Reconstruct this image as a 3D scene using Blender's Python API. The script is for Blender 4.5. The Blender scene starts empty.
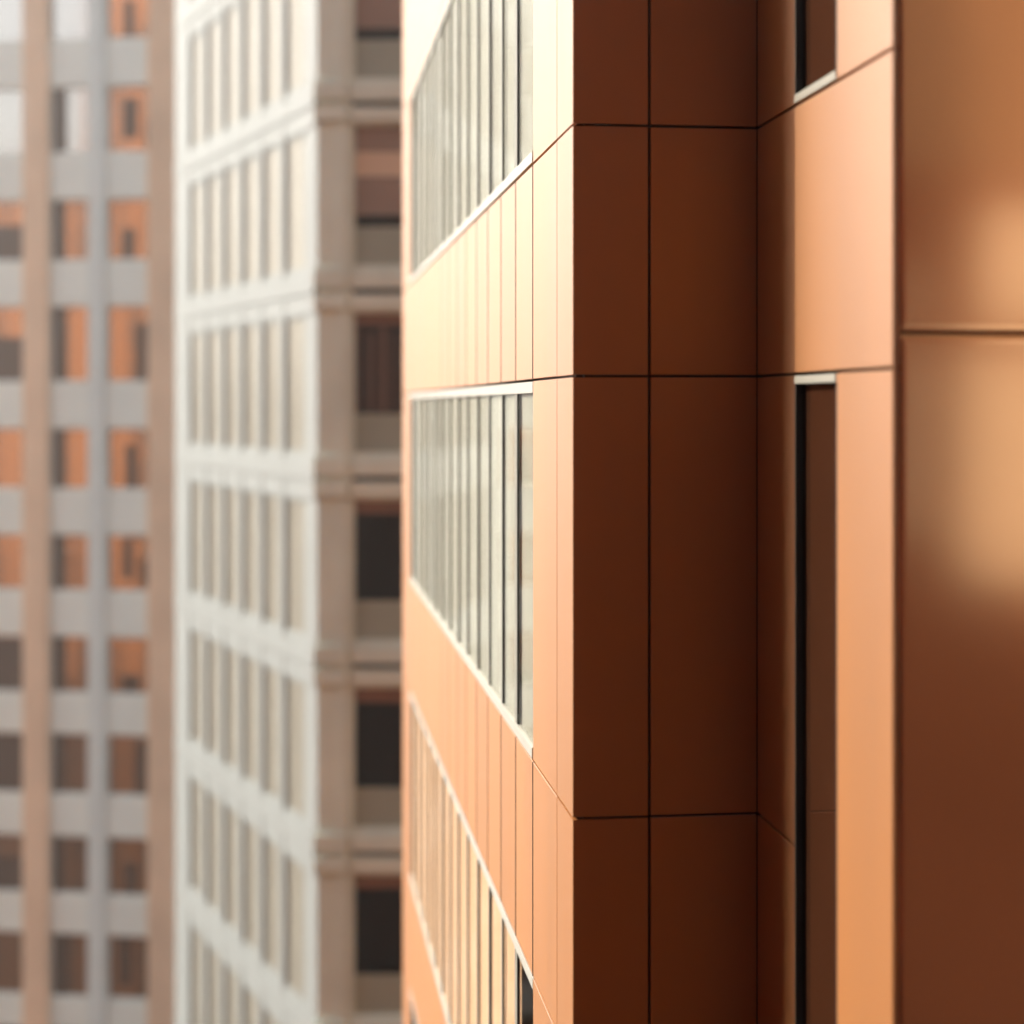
import bpy, bmesh, math, random
from mathutils import Vector
random.seed(7)
S = bpy.context.scene
COL = S.collection

# ------------------------------------------------------------------ camera
YAW = math.atan(224 / 1800)
cd = bpy.data.cameras.new("camera")
cam = bpy.data.objects.new("camera", cd); COL.objects.link(cam)
cam.location = (0, 0, 0)
cam.rotation_euler = (math.radians(90), 0, -YAW)
cd.sensor_width = 36.0
cd.lens = 36.0 * 1800 / 1024
cd.shift_y = -(512 - 405) / 1024
cd.clip_start = 0.1; cd.clip_end = 4000
cd.dof.use_dof = True
cd.dof.focus_distance = 11.3
cd.dof.aperture_fstop = 0.56
cd.dof.aperture_blades = 0
S.camera = cam

# ------------------------------------------------------------------ light
SUN_AZ, SUN_EL = math.radians(-53.9), math.radians(31)
w = bpy.data.worlds.new("World"); S.world = w; w.use_nodes = True
nt = w.node_tree
sky = nt.nodes.new("ShaderNodeTexSky"); sky.sky_type = 'NISHITA'; sky.sun_disc = False
sky.sun_elevation = SUN_EL; sky.sun_rotation = SUN_AZ
sky.air_density = 1.0; sky.dust_density = 4.0; sky.ozone_density = 1.0
bg = nt.nodes["Background"]; bg.inputs[1].default_value = 0.15
hs = nt.nodes.new("ShaderNodeHueSaturation"); hs.inputs["Saturation"].default_value = 0.32
nt.links.new(sky.outputs[0], hs.inputs["Color"]); nt.links.new(hs.outputs[0], bg.inputs[0])
ld = bpy.data.lights.new("sun", 'SUN'); ld.energy = 2.0; ld.angle = math.radians(0.55)
ld.color = (1.0, 0.88, 0.66)
sun = bpy.data.objects.new("sun", ld); COL.objects.link(sun)
tosun = Vector((math.sin(SUN_AZ) * math.cos(SUN_EL), math.cos(SUN_AZ) * math.cos(SUN_EL), math.sin(SUN_EL)))
sun.rotation_euler = tosun.to_track_quat('Z', 'Y').to_euler()
sun.location = tosun * 60
S.view_settings.view_transform = 'Standard'; S.view_settings.look = 'None'
S.view_settings.exposure = 1.30; S.view_settings.gamma = 1.0
S.render.engine = 'CYCLES'
S.cycles.use_denoising = True
S.cycles.max_bounces = 8; S.cycles.diffuse_bounces = 5; S.cycles.glossy_bounces = 4
S.cycles.transparent_max_bounces = 12
S.cycles.caustics_reflective = False; S.cycles.caustics_refractive = False

GZ = -62.0        # street level below the camera

# ------------------------------------------------------------------ materials
def mat(name, col, rough=0.5, metal=0.0, coat=0.0, coat_rough=0.2, var=0.06, scale=1.5, bump=0.0,
        bump_scale=40.0, spec=0.5, stretch=(1, 1, 1), rvar=0.0, island=0.0):
    m = bpy.data.materials.new(name); m.use_nodes = True
    n = m.node_tree.nodes; l = m.node_tree.links
    b = n["Principled BSDF"]
    b.inputs["Roughness"].default_value = rough; b.inputs["Metallic"].default_value = metal
    b.inputs["Coat Weight"].default_value = coat; b.inputs["Coat Roughness"].default_value = coat_rough
    b.inputs["Specular IOR Level"].default_value = spec
    tc = n.new("ShaderNodeTexCoord"); mp = n.new("ShaderNodeMapping"); mp.inputs["Scale"].default_value = stretch
    l.new(tc.outputs["Object"], mp.inputs[0])
    nz = n.new("ShaderNodeTexNoise"); nz.inputs["Scale"].default_value = scale; nz.inputs["Detail"].default_value = 6
    l.new(mp.outputs[0], nz.inputs["Vector"])
    rp = n.new("ShaderNodeMapRange")
    rp.inputs["From Min"].default_value = 0.3; rp.inputs["From Max"].default_value = 0.7
    rp.inputs["To Min"].default_value = 1 - var; rp.inputs["To Max"].default_value = 1 + var
    l.new(nz.outputs["Fac"], rp.inputs["Value"])
    mx = n.new("ShaderNodeVectorMath"); mx.operation = 'SCALE'; mx.inputs[0].default_value = col
    sc = rp.outputs[0]
    if island:                                    # every panel of a cladding mesh its own slight tone
        ge = n.new("ShaderNodeNewGeometry"); ir = n.new("ShaderNodeMapRange")
        ir.inputs["To Min"].default_value = 1 - island; ir.inputs["To Max"].default_value = 1 + island
        l.new(ge.outputs["Random Per Island"], ir.inputs["Value"])
        mm = n.new("ShaderNodeMath"); mm.operation = 'MULTIPLY'
        l.new(ir.outputs[0], mm.inputs[0]); l.new(sc, mm.inputs[1]); sc = mm.outputs[0]
    l.new(sc, mx.inputs["Scale"]); l.new(mx.outputs[0], b.inputs["Base Color"])
    if rvar:
        r2 = n.new("ShaderNodeMapRange")
        r2.inputs["From Min"].default_value = 0.3; r2.inputs["From Max"].default_value = 0.7
        r2.inputs["To Min"].default_value = rough - rvar; r2.inputs["To Max"].default_value = rough + rvar
        l.new(nz.outputs["Fac"], r2.inputs["Value"]); l.new(r2.outputs[0], b.inputs["Roughness"])
    if bump:
        bn = n.new("ShaderNodeTexNoise"); bn.inputs["Scale"].default_value = bump_scale; bn.inputs["Detail"].default_value = 4
        l.new(mp.outputs[0], bn.inputs["Vector"])
        bp = n.new("ShaderNodeBump"); bp.inputs["Strength"].default_value = bump; bp.inputs["Distance"].default_value = 0.01
        l.new(bn.outputs["Fac"], bp.inputs["Height"]); l.new(bp.outputs[0], b.inputs["Normal"])
    return m

def glass_mat(name, tint=(0.8, 0.82, 0.8), ior=1.55, rough=0.02, boost=1.0):
    m = bpy.data.materials.new(name); m.use_nodes = True
    n = m.node_tree.nodes; l = m.node_tree.links; n.clear()
    out = n.new("ShaderNodeOutputMaterial"); mixs = n.new("ShaderNodeMixShader")
    tr = n.new("ShaderNodeBsdfTransparent"); tr.inputs[0].default_value = (*tint, 1)
    gl = n.new("ShaderNodeBsdfGlossy"); gl.inputs["Roughness"].default_value = rough
    ge = n.new("ShaderNodeNewGeometry")
    dt = n.new("ShaderNodeVectorMath"); dt.operation = 'DOT_PRODUCT'
    l.new(ge.outputs["Normal"], dt.inputs[0]); l.new(ge.outputs["Incoming"], dt.inputs[1])
    ab = n.new("ShaderNodeMath"); ab.operation = 'ABSOLUTE'; l.new(dt.outputs["Value"], ab.inputs[0])
    om = n.new("ShaderNodeMath"); om.operation = 'SUBTRACT'; om.inputs[0].default_value = 1.0; l.new(ab.outputs[0], om.inputs[1])
    pw = n.new("ShaderNodeMath"); pw.operation = 'POWER'; pw.inputs[1].default_value = 5.0; l.new(om.outputs[0], pw.inputs[0])
    r0 = ((ior - 1) / (ior + 1))**2
    fr = n.new("ShaderNodeMath"); fr.operation = 'MULTIPLY_ADD'; fr.inputs[1].default_value = 1 - r0; fr.inputs[2].default_value = r0
    l.new(pw.outputs[0], fr.inputs[0])
    mu = n.new("ShaderNodeMath"); mu.operation = 'MULTIPLY'; mu.inputs[1].default_value = boost; mu.use_clamp = True
    tc = n.new("ShaderNodeTexCoord"); nz = n.new("ShaderNodeTexNoise"); nz.inputs["Scale"].default_value = 0.8
    bp = n.new("ShaderNodeBump"); bp.inputs["Strength"].default_value = 0.04; bp.inputs["Distance"].default_value = 0.02
    l.new(tc.outputs["Object"], nz.inputs["Vector"]); l.new(nz.outputs["Fac"], bp.inputs["Height"])
    l.new(bp.outputs[0], gl.inputs["Normal"])
    mu.inputs[1].default_value = boost; l.new(fr.outputs[0], mu.inputs[0]); l.new(mu.outputs[0], mixs.inputs[0])
    l.new(tr.outputs[0], mixs.inputs[1]); l.new(gl.outputs[0], mixs.inputs[2]); l.new(mixs.outputs[0], out.inputs[0])
    return m

M = {}
M['orange'] = mat("orange_cladding", (0.395, 0.140, 0.018), rough=0.5, coat=0.66, coat_rough=0.46, spec=0.2, var=0.07,
                  scale=2.2, bump=0.05, bump_scale=300, stretch=(1, 1, 0.12), rvar=0.04, island=0.06)
M['orange'].node_tree.nodes['Principled BSDF'].inputs['Coat IOR'].default_value = 2.3
M['pillow'] = mat("satin_copper_panel", (0.84, 0.49, 0.285), rough=0.13, metal=0.9, coat=0.0, var=0.05, scale=0.8)
M['backing'] = mat("dark_backing", (0.03, 0.014, 0.008), rough=0.8)
M['alu'] = mat("pale_aluminium", (0.44, 0.43, 0.39), rough=0.42, metal=0.0, coat=0.2, var=0.04, scale=3)
M['gasket'] = mat("black_gasket", (0.012, 0.012, 0.014), rough=0.5)
M['curtain'] = mat("cream_curtain", (0.80, 0.77, 0.70), rough=0.9, var=0.08, scale=9, stretch=(1, 1, 0.05))
M['curtain_warm'] = mat("peach_curtain", (0.76, 0.53, 0.36), rough=0.9, var=0.05, scale=9, stretch=(1, 1, 0.05))  # peach put into the cloth for the facade reflected in the lower panes
M['glass'] = glass_mat("window_glass", tint=(0.93, 0.94, 0.92), boost=0.62)
M['glass_low'] = glass_mat("low_reflection_glass", tint=(0.97, 0.95, 0.92), boost=0.22)
M['glass_brown'] = glass_mat("brown_window_glass", tint=(0.75, 0.66, 0.6), boost=0.7)
M['glass_dark'] = glass_mat("dark_window_glass", tint=(0.35, 0.3, 0.27))
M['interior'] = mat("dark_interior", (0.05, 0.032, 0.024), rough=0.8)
M['white'] = mat("white_precast", (0.245, 0.262, 0.262), rough=0.6, spec=0.25, var=0.04, scale=0.6)
M['stone'] = mat("beige_stone", (0.53, 0.64, 0.59), rough=0.7, var=0.10, scale=0.8, bump=0.1, bump_scale=20)
M['apron'] = mat("grey_apron", (0.24, 0.30, 0.26), rough=0.5, var=0.05)
M['darkroom'] = mat("dark_room", (0.02, 0.016, 0.014), rough=0.8)
M['spandrel'] = mat("pale_grey_spandrel", (0.83, 0.86, 0.78), rough=0.6, var=0.04, scale=0.5)
M['tan'] = mat("tan_brick", (0.82, 0.58, 0.39), rough=0.8, var=0.10, scale=0.5)
M['mull'] = mat("grey_mullion", (0.72, 0.77, 0.73), rough=0.5, var=0.04)
M['mirror'] = mat("mirror_glass", (0.72, 0.66, 0.60), rough=0.06, metal=1.0, var=0.02, scale=0.3)
M['rust'] = mat("rust_render", (0.33, 0.098, 0.009), rough=0.8, var=0.08, scale=0.3)
M['blind'] = mat("tan_blind", (0.50, 0.42, 0.32), rough=0.9)
M['asphalt'] = mat("asphalt", (0.05, 0.05, 0.05), rough=0.9, var=0.15, scale=0.6)
M['concrete'] = mat("pale_concrete", (0.42, 0.40, 0.37), rough=0.8, var=0.1, scale=0.3)
M['cream'] = mat("cream_stone", (0.80, 0.76, 0.68), rough=0.7, var=0.06, scale=0.3)
M['blind_dark'] = mat('brown_blind', (0.17, 0.095, 0.06), rough=0.9)
M['tanstone'] = mat('tan_stone', (0.26, 0.11, 0.055), rough=0.8)
M['greystone'] = mat('grey_tan_stone', (0.36, 0.25, 0.17), rough=0.8)
M['grey_blind'] = mat('grey_blind', (0.23, 0.235, 0.225), rough=0.9)  # grey fill behind panes, standing in for hazy glass that reflects sky
M['casement'] = mat('dark_casement', (0.10, 0.055, 0.035), rough=0.3)
M['blind_mid'] = mat('dull_brown_blind', (0.22, 0.17, 0.14), rough=0.9)
M['brown'] = mat('brown_stone', (0.21, 0.028, 0.004), rough=0.8)
M['roofing'] = mat("grey_roofing", (0.22, 0.21, 0.2), rough=0.9)

# ------------------------------------------------------------------ builders
class MB:
    """Collects shapes; frame = (origin xy, s direction, n direction) maps local (s, n, z) to the world."""
    def __init__(self, frame=None):
        self.bm = bmesh.new(); self.f = frame
    def P(self, s, n, z):
        if self.f is None: return Vector((s, n, z))
        o, a, b = self.f
        return Vector((o[0] + a[0]*s + b[0]*n, o[1] + a[1]*s + b[1]*n, z))
    def box(self, s0, s1, n0, n1, z0, z1):
        return self.prism([(s0, n0), (s1, n0), (s1, n1), (s0, n1)], z0, z1)
    def prism(self, poly, z0, z1):
        lo = [self.bm.verts.new(self.P(a, b, z0)) for a, b in poly]
        hi = [self.bm.verts.new(self.P(a, b, z1)) for a, b in poly]
        k = len(poly)
        self.bm.faces.new(lo[::-1]); self.bm.faces.new(hi)
        for i in range(k):
            self.bm.faces.new((lo[i], lo[(i+1) % k], hi[(i+1) % k], hi[i]))
        return self
    def build(self, name, m, parent=None, loc=(0, 0, GZ), bevel=0.0, smooth=False):
        bmesh.ops.recalc_face_normals(self.bm, faces=self.bm.faces)
        if bevel:
            bmesh.ops.bevel(self.bm, geom=list(self.bm.edges), offset=bevel, segments=1, affect='EDGES', clamp_overlap=True)
        L = Vector(parent_origin(parent) if parent else loc)
        for v in self.bm.verts: v.co -= L
        me = bpy.data.meshes.new(name); self.bm.to_mesh(me); self.bm.free()
        me.materials.append(m)
        if smooth:
            for p in me.polygons: p.use_smooth = True
        o = bpy.data.objects.new(name, me); COL.objects.link(o)
        if parent: o.parent = parent
        else: o.location = L
        return o
def parent_origin(p):
    v = Vector((0, 0, 0))
    while p: v += p.location; p = p.parent
    return v
def thing(name, label, cat, loc, group=None):
    o = bpy.data.objects.new(name, None); COL.objects.link(o); o.location = loc
    o.empty_display_size = 1.0
    o['label'] = label; o['category'] = cat
    if group: o['group'] = group
    return o

# ------------------------------------------------------------------ ground
g = MB(); g.box(-150, 150, -150, 150, GZ - 0.5, GZ)
go = g.build("street", M['asphalt']); go['kind'] = 'structure'
hm = bpy.data.materials.new("haze"); hm.use_nodes = True
hn = hm.node_tree.nodes; hn.clear()
ho = hn.new("ShaderNodeOutputMaterial"); hv = hn.new("ShaderNodeVolumePrincipled")
hv.inputs["Color"].default_value = (1.0, 0.99, 0.97, 1); hv.inputs["Density"].default_value = 0.0018; hv.inputs["Anisotropy"].default_value = 0.80
hm.node_tree.links.new(hv.outputs[0], ho.inputs["Volume"])
g = MB(); g.box(-160, 160, -160, 160, GZ - 1.5, 42); hz = g.build("haze", hm); hz['kind'] = 'stuff'

# ================================================================== orange tower
L_, F_, R_, N_ = 1.588, 9.99, 2.649, 7.675        # left face, front face, return wall, near front face
YW, YE, YEND = 11.65, 23.595, 25.04               # window band start, window band end, far end of left face
FL = 3.90
ZS, ZT = 0.163, 1.576                             # spandrel bottom and top on the storey at eye level
GAP = 0.016
KMIN, KMAX = -4, 5
ZLO, ZHI = ZS + FL*KMIN, ZS + FL*KMAX
TOP = ZHI + 1.4
tower = thing("office_tower", "tall tower clad in smooth orange panels with sunlit side and shaded stepped front", "building", (5.0, 16.0, GZ))
h = GAP / 2

# core and backings
b = MB()
b.box(L_ + 0.45, 12, F_ + 0.5, YEND - 0.5, GZ, TOP - 0.3)
b.box(R_ + 0.45, 12, N_ + 0.55, F_ + 0.497, GZ, TOP - 0.302)
b.box(L_ + 0.07, R_ + 0.1, F_ + 0.035, F_ + 0.09, GZ, TOP - 0.31)                  # behind front face
b.box(L_ + 0.035, L_ + 0.09, F_ + 0.093, YW - 0.03, GZ, TOP - 0.31)                 # behind near left strip
b.box(L_ + 0.035, L_ + 0.09, YE + 0.03, YEND - 0.04, GZ, TOP - 0.31)                # behind far strip
b.box(R_ + 0.035, R_ + 0.09, 9.24, F_ + 0.032, GZ, TOP - 0.31)
b.box(R_ + 0.035, R_ + 0.09, N_ + 0.10, 8.47, GZ, TOP - 0.31)
b.box(R_ + 0.093, 12, N_ + 0.10, N_ + 0.16, GZ, TOP - 0.31)                         # behind near front face
for k in range(KMIN - 1, KMAX + 1):
    z0, z1 = ZS + FL*k, ZT + FL*k
    b.box(L_ + 0.035, L_ + 0.449, YW - 0.028, YE + 0.028, z0 + 0.06, z1 - 0.06)
    if k % 2 == 0: b.box(R_ + 0.035, R_ + 0.449, 8.472, 9.238, z0 + 0.06, z1 - 0.06)
b.build("core", M['backing'], tower)

# joints of the left face
joints = [12.545]
while joints[-1] + 0.885 < YE - 0.3: joints.append(joints[-1] + 0.885)
JY = [YW] + joints + [YE]

def bands():
    for k in range(KMIN, KMAX + 1):
        yield k, 'spandrel', ZS + FL*k, ZT + FL*k
        yield k, 'window', ZT + FL*(k-1), ZS + FL*k

corner = MB(); side = MB(); front = MB(); ret = MB(); far = MB()
c = 0.005
for k, kind, z0, z1 in bands():
    a, e = z0 + h, z1 - h
    corner.prism([(L_, 10.593 - h), (L_, F_ + c), (L_ + c, F_), (2.024 - h, F_), (2.024 - h, F_ + 0.03), (L_ + 0.03, F_ + 0.03), (L_ + 0.03, 10.593 - h)], a, e)
    side.box(L_, L_ + 0.03, 10.593 + h, YW - h, a, e)
    front.box(2.024 + h, R_ - 0.004, F_, F_ + 0.03, a, e)
    far.box(L_, L_ + 0.03, YE + h, YEND, a, e)
    if kind == 'spandrel' and k % 2 == 1:
        ret.box(R_, R_ + 0.03, 9.222, F_ - 0.004, a, e)
    elif kind == 'spandrel':
        ret.box(R_, R_ + 0.03, N_ + 0.006, F_ - 0.004, a, e)
    else:
        ret.box(R_, R_ + 0.03, 9.222, F_ - 0.004, a, e)
        if k % 2 == 0:
            ret.box(R_, R_ + 0.03, N_ + 0.006, 8.491, z0 - FL + h, e)
corner.build("corner_cladding", M['orange'], tower)
side.build("side_cladding", M['orange'], tower, bevel=0.0025)
front.build("front_cladding", M['orange'], tower, bevel=0.0025)
ret.build("return_wall_cladding", M['orange'], tower, bevel=0.003)
far.build("end_cladding", M['orange'], tower)
for k in range(KMIN, KMAX + 1):
    sp = MB()
    for y0, y1 in zip(JY[:-1], JY[1:]):
        sp.box(L_, L_ + 0.03, y0 + h*1.3, y1 - h*1.3, ZS + FL*k + h, ZT + FL*k - h)
    so = sp.build("spandrel", M['orange'], tower, bevel=0.0025)
    if -2 <= k <= 2:
        for i, y in enumerate(JY[:9]):
            b = MB(); b.box(L_ - 0.0045 + 0.0004*i, L_ + 0.034, y - 0.004, y + 0.004, ZS + FL*k + h, ZT + FL*k - h)
            b.build("joint_seal", M['gasket'], so)
b = MB(); b.box(R_, 12, YEND, YEND + 0.05, GZ, TOP - 0.29); b.box(L_ + 0.002, R_ - 0.002, YEND, YEND + 0.05, GZ, TOP - 0.29)
b.box(12.002, 12.05, N_ + 0.6, YEND - 0.1, GZ, TOP - 0.29)
b.box(L_ + 0.1, L_ + 0.13, F_ + 0.1, YEND - 0.05, GZ, ZT + FL*(KMIN - 1) - 0.02)
b.build("rear_cladding", M['orange'], tower)
b = MB(); b.box(L_ + 0.03, 12, F_ + 0.03, YEND - 0.01, TOP - 0.28, TOP); b.box(R_ + 0.03, 12, N_ + 0.12, F_ + 0.028, TOP - 0.282, TOP)
b.build("roof", M['roofing'], tower)

# window bands on the left face
GR = 0.015                                          # glass recess
for k in range(KMIN, KMAX + 1):
    z0, z1 = ZT + FL*(k-1), ZS + FL*k               # sill, head
    near = -1 <= k <= 2
    fr = MB()
    fr.box(L_ - 0.002, L_ + 0.07, YW + 0.004, YE - 0.004, z1 - 0.085, z1 - h - 0.002)      # head
    fr.box(L_ - 0.006, L_ + 0.07, YW + 0.004, YE - 0.004, z0 + h + 0.002, z0 + 0.085)      # sill rail
    fr.box(L_ + 0.008, L_ + 0.07, YW + 0.006, YW + 0.03, z0 + 0.086, z1 - 0.086)
    fr.box(L_ + 0.002, L_ + 0.07, YE - 0.03, YE - 0.006, z0 + 0.086, z1 - 0.086)
    wb = fr.build("window_band", M['alu'], tower, bevel=0.002)
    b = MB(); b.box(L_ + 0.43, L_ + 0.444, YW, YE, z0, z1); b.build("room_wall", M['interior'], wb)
    for i, (y0, y1) in enumerate(zip(JY[:-1], JY[1:])):
        if i > 0:
            b = MB(); b.box(L_ + 0.004, L_ + 0.024, y0 - 0.024, y0 + 0.022, z0 + 0.087, z1 - 0.087)
            if i == 1: b.box(L_ + 0.004, L_ + 0.014, y0 + 0.07, y0 + 0.10, z0 + 0.087, z1 - 0.087)
            b.build("mullion", M['alu'], wb)
            b = MB(); b.box(L_ + 0.005, L_ + 0.022, y0 - 0.030, y0 - 0.0245, z0 + 0.0875, z1 - 0.0875)
            b.build("gasket", M['gasket'], wb)
        p0, p1 = y0 + 0.0235, y1 - 0.0315
        jit = random.uniform(-0.002, 0.002)
        b = MB(); b.prism([(L_ + GR + jit, p0), (L_ + GR - jit, p1), (L_ + GR - jit + 0.008, p1), (L_ + GR + jit + 0.008, p0)], z0 + 0.088, z1 - 0.088)
        b.build("pane", M['glass_low'] if k < 0 else M['glass'], wb)
        if near and not (k == -1 and i == 0) and not (k == -1 and False):
            # pleated curtain close behind the glass
            bm_ = MB(); n = 26; ph = random.uniform(0, 6)
            for q in range(n):
                ya = p0 + (p1 - p0)*q/n; yb = p0 + (p1 - p0)*(q+1)/n
                xa = L_ + 0.036 + 0.008*math.sin(q*1.3 + ph); xb = L_ + 0.036 + 0.008*math.sin((q+1)*1.3 + ph)
                v = [bm_.bm.verts.new((xa, ya, z0+0.09)), bm_.bm.verts.new((xb, yb, z0+0.09)), bm_.bm.verts.new((xb, yb, z1-0.09)), bm_.bm.verts.new((xa, ya, z1-0.09))]
                bm_.bm.faces.new(v)
            bm_.build("curtain", M['curtain_warm'] if k == -1 else M['curtain'], wb, smooth=True)

# windows of the return wall, two storeys high
for k in range(KMIN, KMAX + 1, 2):
    z0, z1 = ZT + FL*(k-2), ZS + FL*k
    zt = ZT + FL*(k-1)
    b = MB()
    b.box(R_ - 0.006, R_ + 0.06, 8.497, 9.216, z1 - 0.052, z1 - h - 0.002)
    b.box(R_ - 0.006, R_ + 0.06, 8.497, 9.216, z0 + h + 0.002, z0 + 0.055)
    b.box(R_ + 0.061, R_ + 0.075, 8.49, 8.51, z0 + 0.03, z1 - 0.03)
    b.box(R_ + 0.061, R_ + 0.075, 9.195, 9.216, z0 + 0.03, z1 - 0.03)
    wf = b.build("window", M['alu'], tower, bevel=0.002)
    b = MB(); b.box(R_ - 0.003, R_ + 0.035, 9.196, 9.214, z0 + 0.056, z1 - 0.053)
    b.box(R_ + 0.002, R_ + 0.06, 8.499, 8.516, z0 + 0.056, z1 - 0.053)
    b.build("frame", M['gasket'], wf)
    for q, (p0, p1) in enumerate(((z0 + 0.056, z1 - 0.053),)):
        b = MB(); b.box(R_ + 0.036, R_ + 0.044, 8.517, 9.19, p0, p1); b.build("pane", M['glass_brown'], wf)
    b = MB(); b.box(R_ + 0.047, R_ + 0.053, 8.52, 9.187, z0 + 0.06, z1 - 0.06); b.build("roller_blind", M['blind_dark'], wf)
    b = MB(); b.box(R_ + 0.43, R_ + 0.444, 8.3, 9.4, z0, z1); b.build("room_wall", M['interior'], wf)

# pillowed panels of the near front face
def pillow(x0, x1, z0, z1, y, r, depth):
    bm_ = MB(); nx, nz = 44, 60
    def ramp(t0, t1, n):
        core = [t0 + r*(i/12) for i in range(13)] + [t1 - r*(1 - i/12) for i in range(13)]
        mid = [t0 + r + (t1 - t0 - 2*r)*i/8 for i in range(1, 8)]
        return sorted(core + mid)
    X, Z = ramp(x0, x1, nx), ramp(z0, z1, nz)
    def prof(d):
        return 0 if d >= r else depth*(1 - d/r)**3
    V = [[bm_.bm.verts.new((x, y + max(prof(min(x - x0, x1 - x)), prof(min(z - z0, z1 - z))), z)) for x in X] for z in Z]
    for i in range(len(Z)-1):
        for j in range(len(X)-1):
            bm_.bm.faces.new((V[i][j], V[i][j+1], V[i+1][j+1], V[i+1][j]))
    return bm_
ZP = 0.318
for k in range(KMIN, KMAX):
    for x0, x1 in ((R_ + 0.024, R_ + 1.43), (R_ + 1.45, R_ + 2.85), (R_ + 2.87, 12.0)):
        o = pillow(x0, x1, ZP + FL*k + 0.008, ZP + FL*(k+1) - 0.008, N_ + 0.006, 0.05, 0.003)
        o.build("bowed_panel", M['pillow'], tower, smooth=True)
b = MB(); b.box(R_ + 0.001, R_ + 0.02, N_, N_ + 0.005, ZLO, ZHI); b.build("edge_trim", M['orange'], tower)

# ================================================================== white building
O = (0.5963, 37.5135)
A = (-0.28215, 0.95937); AN = (-0.95937, -0.28215)            # lit side: along, outward
Bv = (math.cos(YAW), -math.sin(YAW)); BN = (-math.sin(YAW), -math.cos(YAW))
white = thing("office_block", "white office block with narrow sunlit windows and shaded beige stone front, out of focus", "building", (2.0, 44.0, GZ))
FW = 3.89; G0 = 2.37
W_TOP, W_BOT = -0.46, -3.41                                    # window head and sill below the storey groove
KW = range(-6, 7)
fa = (O, A, AN); fb = (O, Bv, BN)
SL = 12.75; SR = 11.0
b = MB()
c0 = O; c1 = (O[0] + A[0]*SL, O[1] + A[1]*SL); c2 = (O[0] + Bv[0]*SR, O[1] + Bv[1]*SR); c3 = (c2[0] + A[0]*SL, c2[1] + A[1]*SL)
def inset(p, q, t): return (p[0] + (q[0]-p[0])*t, p[1] + (q[1]-p[1])*t)
ctr = ((c0[0]+c3[0])/2, (c0[1]+c3[1])/2)
b.prism([inset(p, ctr, 0.09) for p in (c0, c2, c3, c1)], GZ, 26)
b.build("core", M['darkroom'], white)
b = MB(); b.prism([c0, c2, c3, c1], 26.2, 27.0); b.build("roof", M['white'], white)
# lit side
piers = [(-0.0, 0.87)]
wins = []
s = 0.95
pitch = 1.76
for i in range(7):
    s0 = 0.87 + pitch*i
    if i < 7 and s0 + 1.40 < SL:
        wins.append((s0, s0 + 1.40)); piers.append((s0 + 1.40, min(s0 + pitch, SL)))
piers[-1] = (piers[-1][0], SL)
b = MB(fa)
for i, (p0, p1) in enumerate(piers):
    b.box(p0, p1, -0.30, 0.0 if i == 0 else 0.05, GZ, 26.19)
b.build("pier_wall", M['white'], white, bevel=0.01)
for k in KW:
    zg = G0 + FW*k
    b = MB(fa)
    b.box(0.1, SL - 0.1, -0.28, 0.03, zg + W_TOP, zg + FW + W_BOT)
    b.box(0.02, SL, -0.02, 0.065, zg - 0.03, zg + 0.30)
    b.build("string_course", M['white'], white)
    for s0, s1 in wins:
        z0, z1 = zg + W_BOT + 0.001, zg + W_TOP - 0.001
        b = MB(fa); b.box(s0, s0 + 0.06, -0.12, -0.006, z0, z1); b.box(s1 - 0.06, s1, -0.12, -0.006, z0, z1)
        b.box(s0 + 0.061, s1 - 0.061, -0.12, -0.006, z1 - 0.07, z1); b.box(s0 + 0.061, s1 - 0.061, -0.12, -0.006, z0, z0 + 0.07)
        wf = b.build("window", M['white'], white)
        b = MB(fa); b.box(s0 + 0.062, s1 - 0.062, -0.028, -0.020, z0 + 0.072, z1 - 0.072); b.build("pane", M['glass_low'], wf)
        b = MB(fa); b.box(s0 + 0.062, s1 - 0.062, -0.05, -0.045, z0 + 0.06, z1 - 0.02); b.build("blind", M['grey_blind'], wf)
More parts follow.
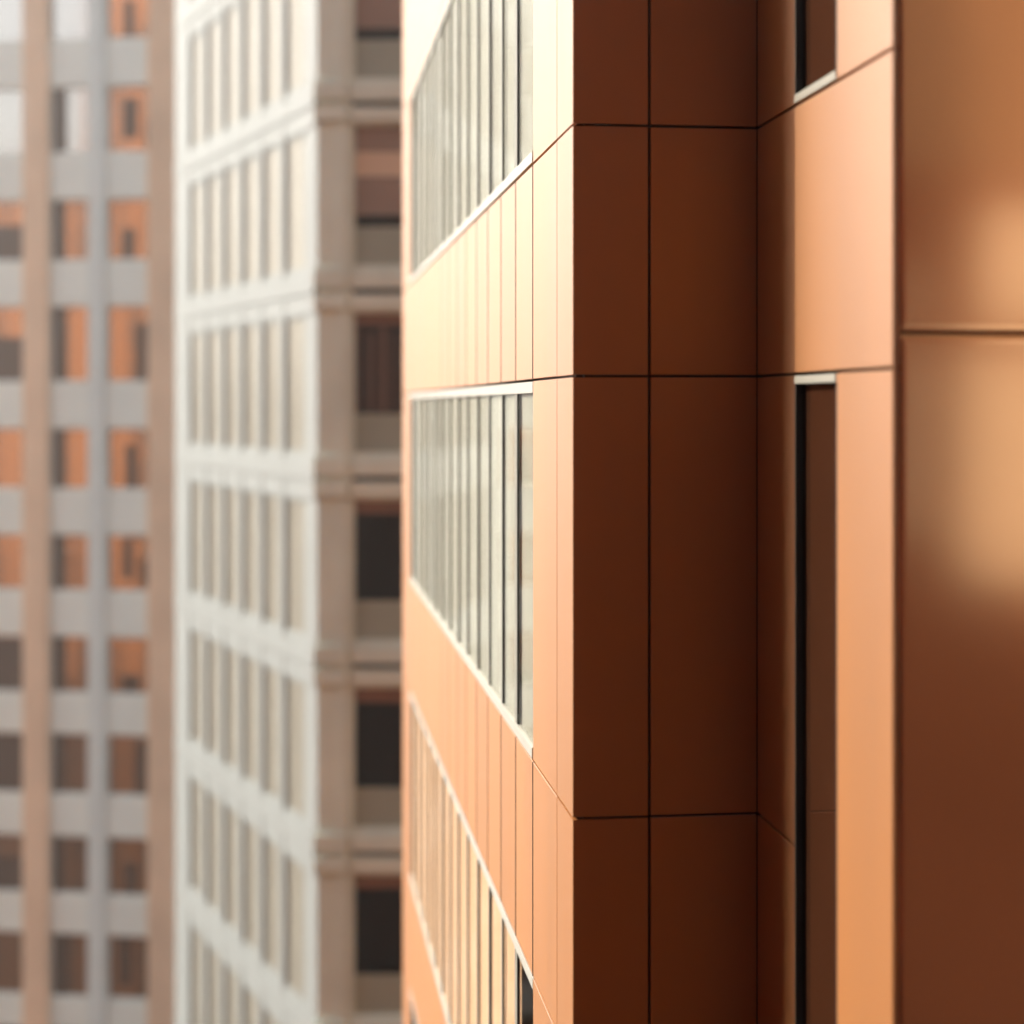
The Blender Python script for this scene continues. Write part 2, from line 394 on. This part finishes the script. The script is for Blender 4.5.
# shaded front
bw = [(0.72, 2.35), (3.15, 4.71), (5.51, 7.07), (7.87, 9.43)]
edges = [0.0] + [v for p in bw for v in p] + [SR]
b = MB(fb)
for i in range(0, len(edges), 2):
    s0, s1 = edges[i], edges[i+1]
    b.box(s0 + (0.004 if i == 0 else 0), s1, -0.3, 0.0, GZ, 26.19)
b.box(0.42, 0.60, 0.001, 0.05, GZ, 26.18)
b.build("column_wall", M['stone'], white, bevel=0.01)
blinds = {2: [(0.0, 1.85)], 1: [(0.0, 0.5), (0.52, 1.05), (1.07, 1.85)], 0: [(0.0, 0.25)], -1: [(0.0, 0.28)], -2: [(0.0, 0.32)], -3: [(0.0, 0.3)]}
for k in KW:
    zg = G0 + FW*k
    b = MB(fb)
    b.box(0.1, SR - 0.1, -0.28, -0.03, zg + 0.05, zg + FW + W_BOT)
    b.box(0.1, SR - 0.1, -0.28, -0.03, zg + W_TOP, zg - 0.07)
    b.box(0.70, SR - 0.02, -0.04, 0.045, zg + 0.06, zg + 0.36)
    b.box(0.70, SR - 0.02, -0.04, 0.045, zg - 0.38, zg - 0.09)
    b.box(-0.05, 0.62, -0.02, 0.11, zg + 0.07, zg + 0.42)
    b.box(-0.05, 0.62, -0.02, 0.11, zg - 0.36, zg - 0.08)
    b.build("string_course", M['stone'], white)
    for j, (s0, s1) in enumerate(bw):
        z0, z1 = zg + W_BOT + 0.001, zg + W_TOP - 0.001
        b = MB(fb)
        b.box(s0, s0 + 0.05, -0.22, -0.12, z0, z1); b.box(s1 - 0.05, s1, -0.22, -0.12, z0, z1)
        b.box(s0 + 0.051, s1 - 0.051, -0.22, -0.12, z0, z0 + 0.06)
        wf = b.build("window", M['stone'], white)
        b = MB(fb); b.box(s0 + 0.052, s1 - 0.052, -0.20, -0.14, z0 + 0.062, z0 + 0.86); b.build("apron_panel", M['apron'], wf)
        b = MB(fb); b.box(s0 + 0.052, s1 - 0.052, -0.18, -0.17, z0 + 0.862, z1); b.build("pane", M['glass_brown'], wf)
        for d0, d1 in blinds.get(k, [(0.0, 0.4)]):
            b = MB(fb); b.box(s0 + 0.055, s1 - 0.055, -0.165, -0.155, z1 - d1, z1 - d0 - 0.002); b.build("blind", M['blind'] if d0 == 0.52 else (M['blind_mid'] if k > 0 else M['blind_dark']), wf)
        if k == 0:
            for q in range(6):  # upright strips stand in for brown stripes reflected in the glass
                p = s0 + 0.1 + 0.24*q
                b = MB(fb); b.box(p, p + 0.05 + 0.03*(q % 3), -0.164, -0.154, z0 + 0.9, z1 - 0.3 - 0.1*(q % 2)); b.build("blind", M['blind_dark'], wf)

# ================================================================== far building
O2 = (-6.7369, 66.3397); D2 = (0.96513, -0.26119); N2 = (-0.26119, -0.96513)
f2 = (O2, D2, N2)
far_b = thing("tower_block", "pale grey tower block with tan brick piers and rust coloured window reflections, far left", "building", (-6.0, 74.0, GZ))
rows = [(-32.3, -29.9), (-28.6, -26.2), (-24.95, -22.6), (-21.48, -19.13), (-17.73, -15.6), (-14.12, -11.89), (-10.45, -8.36), (-6.74, -4.68), (-3.06, -0.83),
        (0.83, 3.6), (5.22, 7.46), (9.12, 11.53), (13.22, 15.6), (17.2, 19.5), (21.2, 23.5)]
cols = [(-4.4, -2.93), (-1.87, -0.47), (0.24, 1.78), (2.95, 4.45), (5.0, 6.5)]
S0, S1 = -4.75, 8.0
b = MB(f2); b.box(S0 + 0.1, S1 - 0.1, -14, -0.8, GZ, 25); b.build("core", M['darkroom'], far_b)
b = MB(f2); b.box(S0, S1, -14.1, 0.1, 25.01, 26.0); b.build("roof", M['spandrel'], far_b)
cols_edges = [S0] + [v for p in cols for v in p] + [S1]
tanp = {1: 0, }
bt = MB(f2); bg_ = MB(f2)
for i in range(0, len(cols_edges), 2):
    s0, s1 = cols_edges[i], cols_edges[i+1]
    if i in (0, 2, 6, 10):
        bt.box(s0 + 0.05, s1 - 0.05, -0.7, 0.16, GZ, 25)
    else:
        bg_.box(s0 + 0.03, s1 - 0.03, -0.7, 0.10, GZ, 25)
bt.build("brick_pier", M['tan'], far_b, bevel=0.02)
bg_.build("mullion_pier", M['mull'], far_b, bevel=0.02)
zs = [GZ] + [v for p in rows for v in p] + [25]
for i in range(0, len(zs), 2):
    b = MB(f2)
    b.box(S0 + 0.2, S1 - 0.2, -0.6, 0.0, zs[i], zs[i+1])
    b.build("spandrel", M['spandrel'], far_b, bevel=0.02)
for ri, (z0, z1) in enumerate(rows):
    for j, (s0, s1) in enumerate(cols):
        b = MB(f2)
        b.box(s0 - 0.028, s0 + 0.03, -0.3, -0.10, z0 + .001, z1 - .001); b.box(s1 - 0.03, s1 + 0.028, -0.3, -0.10, z0 + .001, z1 - .001)
        b.box(s0 + 0.031, s1 - 0.031, -0.3, -0.10, z0 + .001, z0 + .06); b.box(s0 + 0.031, s1 - 0.031, -0.3, -0.10, z1 - .06, z1 - .001)
        wf = b.build("window", M['mull'], far_b)
        t = random.uniform(-0.004, 0.004)
        b = MB(f2); b.prism([(s0 + .032, -0.2 + t), (s1 - .032, -0.2 - t), (s1 - .032, -0.22 - t), (s0 + .032, -0.22 + t)], z0 + .062, z1 - .062)
        b.build("pane", M['mirror'], wf)
        dark = []
        if j == 1 and ri <= 11: dark = [(0.0, 0.34 if ri > 3 else 0.40, 0.0, 1.0)]
        if j == 2: dark = [[(0.42, 0.66, 0.0, 0.66)], [(0.30, 0.62, 0.20, 0.95), (0.86, 1.0, 0.1, 0.5)], [(0.40, 0.70, 0.0, 0.45)], [(0.62, 1.0, 0.0, 0.75)]][(ri*7) % 4]
        if j == 0: dark = [[(0.0, 1.0, 0.0, 0.97)], [(0.0, 1.0, 0.0, 0.6)], []][0 if ri in (1, 2, 5, 6) else (1 if ri in (4, 9, 10) else 2)]
        for q0, q1, r0, r1 in dark:
            if j == 2: q0 = max(0, q0 + random.uniform(-.08, .08)); q1 = min(1, q1 + random.uniform(-.06, .10)); r1 = min(1, r1 + random.uniform(-.2, .2))
            if j == 1: q1 += random.uniform(-.06, .10)
            wS, wZ = s1 - s0 - .07, z1 - z0 - .13
            b = MB(f2); b.box(s0 + .035 + wS*q0, s0 + .035 + wS*q1, -0.19, -0.16, z0 + .065 + wZ*r0, z0 + .065 + wZ*r1)  # opaque dark panel laid over part of the mirror pane
            b.build("open_casement", M['casement'], wf)

# ================================================================== unseen buildings: rust ones reflected, brown and grey ones added for light and shade
def back_building(name, label, frame, s0, s1, depth, top, wall, strips, floor, wz):
    """frame: origin, along, outward; the face looking outward has columns of windows."""
    o, a, nn = frame
    mid = ((s0 + s1)/2)
    t = thing(name, label, "building", (o[0] + a[0]*mid - nn[0]*depth/2, o[1] + a[1]*mid - nn[1]*depth/2, GZ))
    b = MB(frame); b.box(s0 + .3, s1 - .3, -depth + .3, -0.5, GZ, top - 0.3); b.build("core", M['darkroom'], t)
    b = MB(frame); b.box(s0, s1, -depth, -0.02, top - 0.29, top); b.build("roof", M[wall], t)
    ed = [s0] + [v for p in strips for v in p] + [s1]
    b = MB(frame)
    for i in range(0, len(ed), 2): b.box(ed[i], ed[i+1], -0.6, 0, GZ, top - 0.3)
    b.box(s0, s0 + .25, -depth, -0.61, GZ, top - .3); b.box(s1 - .25, s1, -depth, -.61, GZ, top - .3)
    b.box(s0 + .26, s1 - .26, -depth, -depth + .25, GZ, top - .3)
    z = GZ + 1
    while z + floor < top - 1:
        for p, q in strips: b.box(p + .002, q - .002, -0.55, -0.03, z, z + floor*(1 - wz))
        z += floor
    for p, q in strips: b.box(p + .002, q - .002, -0.55, -0.03, z, top - .3)
    b.build("wall", M[wall], t)
    for p, q in strips:
        b = MB(frame); b.box(p + .003, q - .003, -0.30, -0.28, GZ, top - .31); b.build("window_column", M['glass_dark'], t)
    return t
FY = lambda y: ((0, y), (1, 0), (0, 1))
back_building("rust_building", "tall rust coloured building standing behind the viewpoint on the left, sunlit", FY(0), -56, -38, 16, 34, 'rust', [(-54.6, -53.9), (-51.6, -50.4), (-48.0, -47.0), (-44, -43)], 3.8, 0.9)
back_building("rust_building", "lower rust coloured building adjoining its taller rust coloured neighbour behind the viewpoint", FY(0), -80, -56.02, 16, 20, 'rust', [(-70, -69), (-66, -65), (-61.5, -60.5), (-58.6, -57.5)], 3.8, 0.9)
t = back_building("brown_building", "dark reddish brown building with cream panels standing directly behind the viewpoint", FY(-5), -20, 24, 12, 17, 'brown', [(-17, -15), (-13, -11), (-9, -7), (-5, -3), (-1, 1), (3, 5), (11, 13), (15, 17), (19, 21)], 3.9, 0.6)  # added to keep sky off the tower's shaded front and bounce red
for x0, x1, z0, z1 in ((7.8, 10.2, -2.1, 0.6), (8.1, 10.2, 0.95, 2.35), (7.05, 7.36, -1.55, 0.6), (7.08, 7.3, 0.9, 1.6)):
    b = MB(); b.box(x0, x1, -4.958, -4.90, z0, z1); b.build("cream_panel", M['cream'], t)  # added panels whose reflections make bright patches on the bowed panels
b = MB()
for z0, z1, m_ in ((-24, -8.2, 0), (-8.19, -4.3, 0), (-4.29, -0.4, 0), (-0.39, 2.7, 0)):
    for x in (5.8, 10.0, 14.2, 18.4): b.box(x, x + 4.18, -4.998, -4.96, z0, z1)
b.build("stone_facing", M['tanstone'], t)  # facing added to lighten the reflections in the bowed panels
b = MB()
for z0, z1 in ((2.72, 6.6), (6.62, 10.5), (10.52, 14.4)):
    for x in (5.8, 10.0, 14.2, 18.4): b.box(x, x + 4.18, -4.998, -4.96, z0, z1)
b.build("stone_facing", M['greystone'], t)  # paler upper facing, added for the same reflections
W = ((-6, 0), (0, 1), (1, 0))
back_building("brown_building", "tall dark reddish brown building left of the viewpoint", W, -4.9, 5.2, 12, 34, 'brown', [(-3, -1), (1, 3)], 3.9, 0.6)  # unseen occluder added to cut sky light on the tower
back_building("brown_building", "lower dark reddish brown building left of the viewpoint, beside its taller neighbour", W, 5.25, 13.7, 12, 8.5, 'brown', [(7, 8.5), (10, 12)], 3.9, 0.6)  # lower added occluder, blocking more sky while clearing the sun's path
back_building("low_building", "low grey building beyond the left edge of the view", FY(34), -112, -68, 20, -8, 'concrete', [(-108, -105), (-100, -97), (-92, -89), (-84, -81), (-76, -73)], 3.8, 0.5)  # unseen block added to cast shade on the lower rust walls
